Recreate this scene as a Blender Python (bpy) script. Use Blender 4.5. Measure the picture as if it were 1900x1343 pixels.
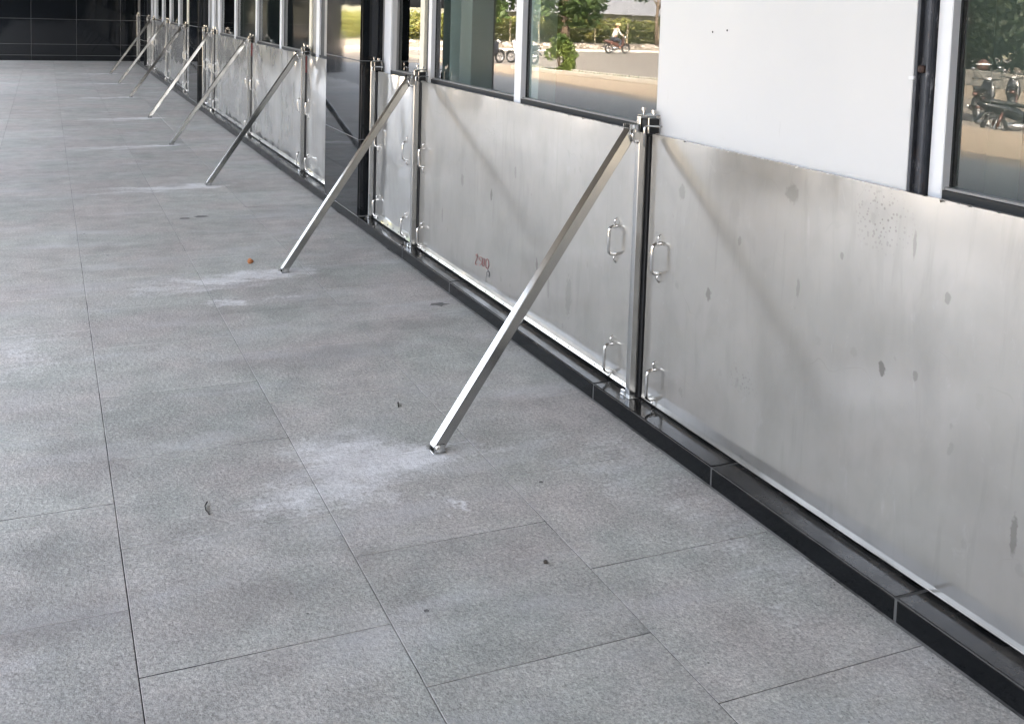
import bpy, bmesh, math, random
from mathutils import Vector, Matrix, noise
random.seed(7)
C = bpy.context.scene
for o in list(bpy.data.objects):
    bpy.data.objects.remove(o)

# ------------------------------------------------------------------ camera
cam_d = bpy.data.cameras.new('camera'); cam = bpy.data.objects.new('camera', cam_d)
C.collection.objects.link(cam); C.camera = cam
FPX, PX, PY, W, H = 1959.25, 950.64, 187.5, 1900.0, 1343.0
yaw, pitch, roll = 0.41833, 0.0861777, -0.0305981
f = Vector((math.sin(yaw)*math.cos(pitch), math.cos(yaw)*math.cos(pitch), -math.sin(pitch)))
r = Vector((math.cos(yaw), -math.sin(yaw), 0)); d = f.cross(r)
cr, sr = math.cos(roll), math.sin(roll)
r2 = cr*r + sr*d; d2 = -sr*r + cr*d
m = Matrix((r2, -d2, -f)).transposed().to_4x4(); m.translation = Vector((-1.975, 0, 1.53))
cam.matrix_world = m
cam_d.sensor_fit = 'HORIZONTAL'; cam_d.sensor_width = 36.0
cam_d.lens = 36.0*FPX/W
cam_d.shift_x = (W/2-PX)/W; cam_d.shift_y = -(H/2-PY)/W
cam_d.clip_start = 0.05; cam_d.clip_end = 6000

# ------------------------------------------------------------------ light
SUN_DIR = Vector((0.49, -1.15, 0.92)).normalized()          # towards the sun
w = bpy.data.worlds.new('World'); C.world = w; w.use_nodes = True
nt = w.node_tree; nt.nodes.clear()
sky = nt.nodes.new('ShaderNodeTexSky'); sky.sky_type = 'NISHITA'; sky.sun_disc = False
sky.sun_elevation = math.asin(SUN_DIR.z); sky.sun_rotation = math.atan2(SUN_DIR.x, SUN_DIR.y)
sky.air_density = 0.8; sky.dust_density = 7.0; sky.ozone_density = 0.5
bg = nt.nodes.new('ShaderNodeBackground'); bg.inputs[1].default_value = 0.145
wo = nt.nodes.new('ShaderNodeOutputWorld')
hs = nt.nodes.new('ShaderNodeHueSaturation'); hs.inputs['Saturation'].default_value = .5
nt.links.new(sky.outputs[0], hs.inputs['Color']); nt.links.new(hs.outputs[0], bg.inputs[0]); nt.links.new(bg.outputs[0], wo.inputs[0])
sun_d = bpy.data.lights.new('sun', 'SUN'); sun_d.energy = 2.2; sun_d.angle = math.radians(0.5)
sun_d.color = (1.0, 0.80, 0.55)
sun = bpy.data.objects.new('sun', sun_d); C.collection.objects.link(sun)
sun.rotation_euler = (-SUN_DIR).to_track_quat('-Z', 'Y').to_euler()
sun.location = SUN_DIR*60
vs = C.view_settings
vs.view_transform = 'Standard'; vs.look = 'None'; vs.gamma = 1.0; vs.use_curve_mapping = False
vs.exposure = 4.12
C.cycles.use_denoising = True
try:
    C.cycles.denoiser = 'OPENIMAGEDENOISE'; C.cycles.denoising_input_passes = 'RGB_ALBEDO_NORMAL'
except Exception: pass
C.cycles.max_bounces = 10; C.cycles.diffuse_bounces = 5; C.cycles.glossy_bounces = 5
C.cycles.transparent_max_bounces = 12
C.cycles.sample_clamp_indirect = 6.0
C.cycles.caustics_reflective = False; C.cycles.caustics_refractive = False

# ------------------------------------------------------------------ materials
class N:
    """tiny node-graph helper"""
    def __init__(s, name):
        s.m = bpy.data.materials.new(name); s.m.use_nodes = True
        s.t = s.m.node_tree; s.t.nodes.clear()
        s.out = s.t.nodes.new('ShaderNodeOutputMaterial')
    def n(s, typ, ins=None, **kw):
        x = s.t.nodes.new('ShaderNode'+typ)
        for k, v in kw.items(): setattr(x, k, v)
        for k, v in (ins or {}).items(): s.set(x.inputs[k], v)
        return x
    def set(s, sock, v):
        if isinstance(v, bpy.types.NodeSocket): s.t.links.new(v, sock)
        elif isinstance(v, bpy.types.Node): s.t.links.new(v.outputs[0], sock)
        else:
            if isinstance(v, tuple) and len(v) == 3 and sock.type == 'RGBA': v = (*v, 1)
            sock.default_value = v
    def pos(s): return s.n('NewGeometry').outputs['Position']
    def noise(s, vec, scale, detail=3, rough=.55, dist=0):
        return s.n('TexNoise', {'Vector': vec, 'Scale': scale, 'Detail': detail, 'Roughness': rough, 'Distortion': dist}).outputs['Fac']
    def ramp(s, fac, pts):
        x = s.n('ValToRGB', {'Fac': fac}); cr_ = x.color_ramp
        while len(cr_.elements) < len(pts): cr_.elements.new(.5)
        for e, (p, c) in zip(cr_.elements, pts):
            e.position = p; e.color = (c, c, c, 1) if isinstance(c, (int, float)) else (*c, 1)
        return x.outputs['Color']
    def mix(s, fac, a, b, mode='MIX'):
        x = s.n('MixRGB', blend_type=mode); s.set(x.inputs[0], fac); s.set(x.inputs[1], a); s.set(x.inputs[2], b)
        return x.outputs[0]
    def math(s, op, a, b=0.0):
        x = s.n('Math', operation=op); s.set(x.inputs[0], a); s.set(x.inputs[1], b); return x.outputs[0]
    def scale(s, vec, sc):
        x = s.n('VectorMath', operation='MULTIPLY'); s.set(x.inputs[0], vec); x.inputs[1].default_value = sc
        return x.outputs[0]
    def bump(s, h, strength, dist):
        return s.n('Bump', {'Height': h, 'Strength': strength, 'Distance': dist}).outputs[0]
    def bsdf(s, col, rough, metal=0.0, normal=None, **kw):
        x = s.n('BsdfPrincipled'); s.set(x.inputs['Base Color'], col); s.set(x.inputs['Roughness'], rough)
        s.set(x.inputs['Metallic'], metal)
        if normal is not None: s.set(x.inputs['Normal'], normal)
        for k, v in kw.items(): s.set(x.inputs[k.replace('_', ' ')], v)
        s.t.links.new(x.outputs[0], s.out.inputs[0]); return x

def simple(name, col, rough=.5, metal=0., var=.12, vs_=6., **kw):
    g = N(name); p = g.pos()
    c = g.mix(g.noise(p, vs_, 4), tuple(x*(1-var) for x in col), tuple(min(1, x*(1+var)) for x in col))
    g.bsdf(c, rough, metal, **kw); return g.m

FEET = [(-.75, 3.325), (-.74, 5.92), (-.745, 8.94), (-.765, 11.55), (-.75, 14.24), (-.768, 17.24), (-.764, 20.02), (-.77, 22.58)]

def granite_floor():
    g = N('flamed_granite'); p = g.pos()
    big = g.ramp(g.noise(p, 1.6, 3, .6), [(.38, 0), (.62, 1)])
    c = g.mix(big, (.466, .434, .408), (.428, .434, .402))
    tint = g.n('ObjectInfo').outputs['Random']
    c = g.mix(1.0, c, g.ramp(tint, [(0, .90), (1, 1.07)]), 'MULTIPLY')
    mid = g.ramp(g.noise(p, 7, 4, .65), [(.3, .82), (.7, 1.14)])
    c = g.mix(1.0, c, mid, 'MULTIPLY')
    # mineral grain
    grain = g.noise(p, 150, 4, .78)
    c = g.mix(1.0, c, g.ramp(grain, [(.3, .53), (.5, 1.02), (.70, 1.5)]), 'MULTIPLY')
    g2 = g.noise(p, 70, 2, .6)
    c = g.mix(1.0, c, g.ramp(g2, [(.34, .82), (.66, 1.16)]), 'MULTIPLY')
    # old stains, darker
    st = g.ramp(g.noise(p, .9, 5, .62, .6), [(.56, 0), (.72, 1)])
    c = g.mix(g.math('MULTIPLY', st, .52), c, (.23, .222, .21))
    # pale foot-traffic wear in streaks across the walk
    pw = g.scale(p, (1.0, 3.2, 1)); wear = g.ramp(g.noise(pw, 1.3, 5, .65, .3), [(.52, 0), (.72, 1)])
    c = g.mix(g.math('MULTIPLY', wear, .5), c, (.60, .60, .61))
    # white paint and cement drops
    vo = g.n('TexVoronoi', {'Vector': p, 'Scale': 5.0, 'Randomness': 1.0})
    spot = g.math('LESS_THAN', vo.outputs['Distance'], .03)
    spot = g.math('MULTIPLY', spot, g.math('GREATER_THAN', g.noise(p, 1.1, 2), .53))
    c = g.mix(g.math('MULTIPLY', spot, .6), c, (.62, .62, .6))
    vo2 = g.n('TexVoronoi', {'Vector': p, 'Scale': 3.1, 'Randomness': 1.0})
    dk = g.math('LESS_THAN', vo2.outputs['Distance'], .024)
    c = g.mix(g.math('MULTIPLY', dk, .8), c, (.05, .047, .045))
    # drilling dust smeared around each strut foot
    warp = g.n('TexNoise', {'Vector': p, 'Scale': 3.2, 'Detail': 5.0, 'Roughness': .65}).outputs['Color']
    off = g.n('VectorMath', operation='SUBTRACT'); g.set(off.inputs[0], warp); off.inputs[1].default_value = (.5, .5, .5)
    offs = g.scale(off.outputs[0], (.75, .5, 0))
    pa = g.n('VectorMath', operation='ADD'); g.set(pa.inputs[0], p); g.set(pa.inputs[1], offs)
    pwv = pa.outputs[0]
    total = 0.0
    blobs = [(-1.0, 3.36, .32, .25, .95), (-1.22, 3.12, .30, .14, .9), (-.78, 3.31, .16, .14, 1.1), (-.66, 3.26, .26, .06, .5),
             (-1.43, 3.02, .22, .07, .45), (-.22, 3.0, .22, .5, .42), (-.2, 2.3, .2, .6, .3), (-2.1, 4.9, .2, .5, .5),
             (-.83, 2.96, .03, .1, .9), (-1.12, 5.38, .12, .05, .95)]
    for i, (fx, fy) in enumerate(FEET):
        if i == 0: continue
        blobs.append((fx-.04, fy, .26, .12, 1.2)); blobs.append((fx-.3, fy-.05, .50, .10, 1.0))
        blobs.append((fx-.55, fy-.2, .5, .09, .62)); blobs.append((fx-.1, fy-.45, .32, .05, .5))
    for (bx_, by_, rx, ry, a) in blobs:
        sb = g.n('VectorMath', operation='SUBTRACT'); g.set(sb.inputs[0], pwv); sb.inputs[1].default_value = (bx_, by_, 0)
        v = g.scale(sb.outputs[0], (1/rx, 1/ry, 0))
        ln = g.n('VectorMath', operation='LENGTH'); g.set(ln.inputs[0], v)
        mr = g.n('MapRange', {'Value': ln.outputs['Value'], 'From Min': .35, 'From Max': 1.25, 'To Min': a, 'To Max': 0.0})
        total = mr.outputs[0] if isinstance(total, float) else g.math('MAXIMUM', total, mr.outputs[0])
    fine = g.math('ADD', g.math('MULTIPLY', g.math('SUBTRACT', g.noise(g.scale(p, (4.5, 13, 1)), 1.0, 6, .72, .5), .5), 1.8), g.math('MULTIPLY', g.math('SUBTRACT', g.noise(p, 70, 3, .7), .5), 1.1))
    dust = g.math('MULTIPLY', g.n('MapRange', {'Value': g.math('ADD', total, fine), 'From Min': .30, 'From Max': 1.2, 'To Min': 0.0, 'To Max': .92}).outputs[0], g.math('MINIMUM', g.math('MULTIPLY', total, 4.0), 1.0))
    dks = 0.0
    for (bx_, by_, rx, ry, a) in [(-1.93, 3.02, .20, .22, .5), (-2.05, 2.75, .30, .14, .45), (-1.5, 2.62, .4, .16, .3), (-1.0, 4.4, .5, .12, .28), (-1.9, 2.2, .35, .2, .3), (-.3, 4.75, .25, .12, .35), (-1.35, 1.9, .4, .25, .25), (-.9, 5.2, .6, .12, .25)]:
        sb = g.n('VectorMath', operation='SUBTRACT'); g.set(sb.inputs[0], pwv); sb.inputs[1].default_value = (bx_, by_, 0)
        ln = g.n('VectorMath', operation='LENGTH'); g.set(ln.inputs[0], g.scale(sb.outputs[0], (1/rx, 1/ry, 0)))
        mr = g.n('MapRange', {'Value': ln.outputs['Value'], 'From Min': .3, 'From Max': 1.3, 'To Min': a, 'To Max': 0.0}).outputs[0]
        dks = mr if isinstance(dks, float) else g.math('MAXIMUM', dks, mr)
    c = g.mix(g.math('MULTIPLY', dks, 1.25), c, (.22, .21, .195))
    c = g.mix(dust, c, (.82, .81, .81))
    rough = g.ramp(g.noise(p, 9, 3), [(.3, .48), (.7, .66)])
    h = g.math('ADD', g.math('MULTIPLY', grain, .5), g.noise(p, 60, 3, .6))
    g.bsdf(c, rough, 0, g.bump(h, .78, .004), Specular_IOR_Level=.5)
    return g.m

def joint():
    g = N('joint_filler'); p = g.pos()
    fac = g.ramp(g.noise(p, 2.6, 4, .7), [(.36, 0), (.50, 1)])
    sb = g.n('VectorMath', operation='SUBTRACT'); g.set(sb.inputs[0], p); sb.inputs[1].default_value = (-2.2, 2.5, 0)
    ln = g.n('VectorMath', operation='LENGTH'); g.set(ln.inputs[0], g.scale(sb.outputs[0], (1, .8, 0)))
    fac = g.math('MULTIPLY', fac, g.n('MapRange', {'Value': ln.outputs['Value'], 'From Min': .5, 'From Max': .9}).outputs[0])
    c = g.mix(fac, (.016, .016, .016), (.29, .28, .265))
    g.bsdf(c, .9); return g.m

def black_granite(name='polished_black_granite', rough=.045, base=.009, dirt=0.0, ior=1.55):
    g = N(name); p = g.pos()
    fl = g.noise(p, 260, 2, .7)
    c = g.mix(g.ramp(fl, [(.55, 0), (.75, 1)]), (base*.8, base, base*1.25), (base*3, base*3.1, base*3.4))
    if dirt:
        dd = g.ramp(g.noise(p, 5, 6, .7), [(.45, 0), (.8, 1)])
        nz = g.n('SeparateXYZ', {'Vector': g.n('NewGeometry').outputs['Normal']}).outputs['Z']
        upf = g.n('MapRange', {'Value': nz, 'From Min': .3, 'From Max': .9, 'To Min': .04, 'To Max': 1.0}).outputs[0]
        c = g.mix(g.math('MULTIPLY', g.math('MULTIPLY', dd, dirt), upf), c, (.15, .14, .128))
        rg = g.ramp(g.noise(p, 7, 5, .65), [(.35, rough), (.75, rough+.22)])
    else:
        rg = g.ramp(g.noise(p, 3, 4, .6), [(.4, rough), (.8, rough+.04)])
    nb = g.bump(g.noise(p, 1.4, 2), .08, .02)
    g.bsdf(c, rg, 0, nb, IOR=ior); return g.m

def stainless(name, rough=.24, wave=.0, dirt=1.0, col=(.66, .655, .64), marks=(), clusters=(), metal=1.0, wsc=3.4, haze=0.0):
    g = N(name); p = g.pos()
    pv = g.scale(p, (4, 4, .35))
    streak = g.noise(pv, 2.2, 5, .6)
    c = g.mix(streak, tuple(x*.93 for x in col), tuple(min(1, x*1.05) for x in col))
    blot = g.ramp(g.noise(p, 2.3, 4, .6), [(.35, .9), (.7, 1.03)]); c = g.mix(1.0, c, blot, 'MULTIPLY')
    rgh = g.math('ADD', g.ramp(g.noise(p, 3.1, 5, .65), [(.3, rough*.98), (.75, rough*1.14)]), 0.0)
    if dirt:
        wv = g.n('TexNoise', {'Vector': p, 'Scale': 28.0, 'Detail': 3.0}).outputs['Color']
        o1 = g.n('VectorMath', operation='SUBTRACT'); g.set(o1.inputs[0], wv); o1.inputs[1].default_value = (.5, .5, .5)
        o2 = g.n('VectorMath', operation='ADD'); g.set(o2.inputs[0], g.scale(p, (0, 1, .75))); g.set(o2.inputs[1], g.scale(o1.outputs[0], (0, .035, .035)))
        dm = 0.0
        for sc_, rad, amt in ((6.0, .20, .12), (19.0, .24, .24)):
            vo = g.n('TexVoronoi', {'Vector': o2.outputs[0], 'Scale': sc_, 'Randomness': 1.0})
            rr = g.n('SeparateXYZ', {'Vector': vo.outputs['Color']})
            r_ = g.math('MULTIPLY', g.math('POWER', rr.outputs[0], 5.0), rad)
            q_ = g.math('DIVIDE', vo.outputs['Distance'], g.math('ADD', r_, .0001))
            k_ = g.n('MapRange', {'Value': q_, 'From Min': .7, 'From Max': 1.15, 'To Min': amt, 'To Max': 0.0}).outputs[0]
            k_ = g.math('MULTIPLY', k_, g.math('MULTIPLY', rr.outputs[1], rr.outputs[1]))
            dm = k_ if isinstance(dm, float) else g.math('MAXIMUM', dm, k_)
        sm = g.ramp(g.noise(g.scale(p, (3, 2, 1.1)), 3.2, 4, .55, .4), [(.5, 0), (.85, 1)])
        dm = g.math('MAXIMUM', dm, g.math('MULTIPLY', sm, .30))
        sm2 = g.ramp(g.noise(g.scale(p, (3, 7, .9)), 2.6, 5, .6, .8), [(.55, 0), (.8, 1)])
        dm = g.math('MAXIMUM', dm, g.math('MULTIPLY', sm2, .26))
        pale = g.ramp(g.noise(g.scale(p, (3, 5, 2.2)), 4.0, 6, .72, 1.0), [(.6, 0), (.75, 1)])
        c = g.mix(g.math('MULTIPLY', pale, .35), c, (.80, .79, .77))
        # fine scratches
        sw = g.n('TexWave', {'Vector': p, 'Scale': 1.1, 'Distortion': 9.0, 'Detail': 3.0, 'Detail Scale': 2.2}, wave_type='BANDS', bands_direction='Z')
        sx = g.math('GREATER_THAN', sw.outputs['Fac'], .9993)
        dm = g.math('MAXIMUM', dm, g.math('MULTIPLY', g.math('MULTIPLY', sx, g.ramp(g.noise(p, 4, 2), [(.5, 0), (.62, 1)])), .12))
        for (my, mz, ry, rz, a) in marks:
            sb = g.n('VectorMath', operation='SUBTRACT'); g.set(sb.inputs[0], p); sb.inputs[1].default_value = (0, my, mz)
            ln = g.n('VectorMath', operation='LENGTH'); g.set(ln.inputs[0], g.scale(sb.outputs[0], (0, 1/ry, 1/rz)))
            dd = g.math('ADD', ln.outputs['Value'], g.math('MULTIPLY', g.math('SUBTRACT', g.noise(p, 70, 3), .5), 1.4))
            dm = g.math('MAXIMUM', dm, g.n('MapRange', {'Value': dd, 'From Min': .75, 'From Max': 1.1, 'To Min': a, 'To Max': 0.0}).outputs[0])
        for (my, mz, ry, rz, a) in clusters:
            sb = g.n('VectorMath', operation='SUBTRACT'); g.set(sb.inputs[0], p); sb.inputs[1].default_value = (0, my, mz)
            ln = g.n('VectorMath', operation='LENGTH'); g.set(ln.inputs[0], g.scale(sb.outputs[0], (0, 1/ry, 1/rz)))
            fall = g.n('MapRange', {'Value': ln.outputs['Value'], 'From Min': .2, 'From Max': 1.1, 'To Min': a, 'To Max': 0.0}).outputs[0]
            v3 = g.n('TexVoronoi', {'Vector': p, 'Scale': 75.0, 'Randomness': 1.0})
            s3 = g.math('LESS_THAN', g.math('ADD', v3.outputs['Distance'], g.math('MULTIPLY', g.noise(p, 200, 2), .25)), .42)
            dm = g.math('MAXIMUM', dm, g.math('MULTIPLY', s3, fall))
        c = g.mix(dm, c, (.27, .255, .23)); 
        # limescale towards drips
    brush = g.noise(g.scale(p, (1, 260, 4)), 3, 2, .5)
    h = g.math('ADD', g.math('MULTIPLY', brush, .0012), g.math('MULTIPLY', g.noise(p, wsc, 1, .4), wave))
    bp = g.bump(h, 1.0, .03); b1 = g.bsdf(c, rgh, metal, bp)
    if haze:      # polished film over a hazier brushed finish
        b2 = g.n('BsdfPrincipled'); g.set(b2.inputs['Base Color'], c); b2.inputs['Roughness'].default_value = .38; b2.inputs['Metallic'].default_value = metal-.08; g.set(b2.inputs['Normal'], bp)
        mx = g.n('MixShader'); mx.inputs[0].default_value = haze; g.set(mx.inputs[1], b1.outputs[0]); g.set(mx.inputs[2], b2.outputs[0])
        g.t.links.new(mx.outputs[0], g.out.inputs[0])
    return g.m

def glass():
    g = N('window_glass')
    fr_ = g.n('Fresnel', {'IOR': 1.72}); geo = g.n('NewGeometry')
    fr = g.n('Math', {0: fr_.outputs[0], 1: g.math('SUBTRACT', 1.0, geo.outputs['Backfacing'])}, operation='MULTIPLY')
    tr = g.n('BsdfTransparent', {'Color': (.74, .79, .775)})
    gl = g.n('BsdfGlossy', {'Color': (1, 1, 1), 'Roughness': 0.004})
    p = g.pos(); g.set(gl.inputs['Normal'], g.bump(g.noise(p, 1.1, 2), .02, .02))
    mx = g.n('MixShader'); g.set(mx.inputs[0], fr.outputs[0]); g.set(mx.inputs[1], tr.outputs[0]); g.set(mx.inputs[2], gl.outputs[0])
    g.t.links.new(mx.outputs[0], g.out.inputs[0]); return g.m

def leaf(name, col, col2, trans=.35):
    g = N(name); p = g.pos()
    c = g.mix(g.ramp(g.noise(p, 1.5, 3), [(.35, 0), (.65, 1)]), col, col2)
    df = g.n('BsdfPrincipled', {'Base Color': c, 'Roughness': .55}); tl = g.n('BsdfTranslucent', {'Color': c})
    mx = g.n('MixShader'); mx.inputs[0].default_value = trans
    g.set(mx.inputs[1], df.outputs[0]); g.set(mx.inputs[2], tl.outputs[0])
    g.t.links.new(mx.outputs[0], g.out.inputs[0]); return g.m

def white_board():
    g = N('white_composite_board'); p = g.pos()
    c = g.mix(g.noise(p, 2.2, 4, .6), (.56, .565, .57), (.61, .608, .605))
    sm = g.ramp(g.noise(p, 9, 6, .7), [(.66, 0), (.82, 1)]); c = g.mix(g.math('MULTIPLY', sm, .3), c, (.42, .41, .40))
    sc = g.ramp(g.noise(g.scale(p, (1, 1, .25)), 30, 3, .6), [(.68, 0), (.74, 1)]); c = g.mix(g.math('MULTIPLY', g.math('MULTIPLY', sc, g.ramp(g.noise(p, 1.7, 2), [(.5, 0), (.65, 1)])), .18), c, (.36, .35, .34))
    g.bsdf(c, .3, 0, g.bump(g.noise(p, 1.2, 2), .05, .02)); return g.m

def rusty_steel():
    g = N('bare_steel'); p = g.pos()
    c = g.mix(g.noise(p, 14, 5, .7), (.03, .033, .04), (.10, .106, .12))
    ru = g.ramp(g.noise(g.scale(p, (1, 1, .6)), 8, 5, .7), [(.58, 0), (.68, 1)])
    c = g.mix(g.math('MULTIPLY', ru, .55), c, (.10, .045, .025))
    pt = g.ramp(g.noise(g.scale(p, (1, 1, .3)), 21, 5, .7), [(.58, 0), (.66, 1)])
    c = g.mix(g.math('MULTIPLY', pt, .55), c, (.55, .55, .57))
    g.bsdf(c, .5, .55, g.bump(g.noise(p, 60, 3), .3, .004)); return g.m

M = dict(
    floor=granite_floor(), black=black_granite('polished_black_granite', .03, .008, 0, 1.46), kerb=black_granite('polished_kerb_granite', .05, .003, .5, 1.3),
    kerb_grout=simple('dusty_grout', (.075, .073, .07), .9), grout=simple('pale_grout', (.17, .17, .168), .8), bed=joint(),
    sheet=stainless('stainless_sheet', .108, .09, .6, (.645, .618, .575), [(2.14, .59, .013, .02, .85), (2.02, .61, .010, .014, .5), (2.96, .58, .017, .022, .6), (2.5, .72, .008, .03, .4),
          (1.69, .34, .010, .05, .6), (2.32, .86, .007, .012, .5), (1.93, .84, .01, .016, .45), (2.55, 1.0, .03, .03, .35), (2.05, .95, .006, .04, .4), (2.8, .8, .01, .015, .4), (4.89, .59, .014, .03, .7), (4.33, .36, .012, .03, .65),
          (4.0, .3, .03, .09, .3), (4.2, .28, .012, .05, .35), (4.6, .75, .012, .03, .35), (5.3, .6, .02, .035, .4), (3.8, .85, .01, .02, .4), (5.6, .35, .012, .05, .35), (3.15, .9, .02, .03, .35), (1.5, .5, .01, .06, .4), (1.35, .8, .012, .02, .5)],
          [(2.17, 1.0, .12, .11, .6), (1.6, .7, .08, .08, .35), (4.9, .9, .12, .06, .3), (2.75, .35, .1, .05, .3)], .90, 2.4, .34), sheet2=stainless('stainless_sheet_polished', .085, .62, .6, (.80, .79, .765), (), (), .9, 2.4, .22),
    steel=stainless('stainless_tube', .19, 0, 0, (.54, .54, .53)), strut=stainless('dull_stainless_tube', .17, 0, 0, (.41, .41, .40)), rod=stainless('stainless_rod', .12, 0, 0, (.74, .73, .71)),
    rubber=simple('black_rubber', (.012, .012, .013), .55), redseal=simple('dark_red_seal', (.16, .02, .02), .5),
    paint=simple('white_aluminium', (.72, .735, .76), .28, var=.03), paint_grey=simple('grey_aluminium', (.22, .22, .22), .35, var=.08),
    cream=simple('cream_aluminium', (.74, .70, .58), .3, var=.04), gasket=simple('gasket_black', (.012, .013, .014), .6),
    glass=glass(), board=white_board(), rusty=rusty_steel(), rust=simple('rust', (.05, .028, .022), .8, var=.5, vs_=60),
    soffit=simple('dark_soffit', (.2, .195, .19), .5), facade=simple('grey_render', (.35, .34, .33), .8),
    interior=simple('interior_grey', (.22, .235, .225), .7), interior_floor=simple('interior_floor', (.18, .18, .175), .3),
    veil_strip=simple('interior_light_grey', (.55, .57, .56), .6), pillar=black_granite('pillar_granite', .12, .02),
    paving=simple('shaded_grey_paving', (.27, .268, .255), .7, var=.14, vs_=3), apron=simple('sunlit_tan_paving', (.34, .275, .20), .8, var=.16, vs_=2.5), asphalt=simple('dusty_asphalt', (.19, .17, .145), .85, vs_=1.2), concrete=simple('sunlit_concrete', (.42, .39, .34), .85, vs_=2.),
    dirt=simple('pale_dirt', (.24, .20, .15), .9, var=.3, vs_=.8), earth=simple('dry_earth', (.20, .19, .12), .95, var=.3, vs_=.3),
    leaf=leaf('dark_leaf', (.03, .06, .015), (.07, .11, .025)), leaf_shade=leaf('shaded_leaf', (.012, .024, .008), (.03, .05, .014)), leaf_bush=leaf('bush_leaf', (.035, .075, .015), (.13, .17, .03)),  # darkest leaf copy has the trees' shade put into its colour
    scrub=leaf('yellow_green_scrub', (.10, .125, .025), (.22, .20, .05), .3),
    bark=simple('bark', (.12, .09, .065), .9, var=.4, vs_=12), wood=simple('weathered_wood', (.45, .37, .24), .8),
    tyre=simple('tyre_rubber', (.015, .015, .016), .7), alloy=simple('alloy', (.45, .45, .46), .3, .9),
    black_paint=simple('glossy_black_paint', (.012, .012, .014), .15), white_paint=simple('glossy_white_paint', (.75, .75, .73), .2),
    red_paint=simple('glossy_red_paint', (.095, .045, .035), .4), seat=simple('black_vinyl', (.018, .018, .018), .5),
    skin=simple('skin', (.36, .20, .13), .55), shirt=simple('grey_shirt', (.36, .37, .36), .85), trousers=simple('dark_trousers', (.03, .035, .05), .85),
    straw=simple('straw', (.55, .42, .22), .8), roof=simple('grey_roof_sheet', (.16, .165, .18), .6), shedwall=simple('shed_wall', (.3, .29, .27), .8),
    rubble=simple('pale_rubble', (.30, .27, .235), .9, var=.4, vs_=9), planks=simple('pale_timber', (.6, .5, .33), .7),
    ink_red=simple('red_marker', (.30, .15, .14), .6), ink_grey=simple('grey_marker', (.13, .13, .13), .6),
    pebble=simple('orange_brick_chip', (.42, .17, .07), .8, vs_=60), twig=simple('dark_twig', (.04, .032, .026), .8), scrap=simple('dry_scrap', (.19, .185, .175), .9, var=.3, vs_=40),
    wall=simple('low_wall_concrete', (.5, .47, .4), .85, var=.2, vs_=3), kerbstone=simple('pale_kerbstone', (.5, .48, .44), .85, var=.15))

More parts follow.
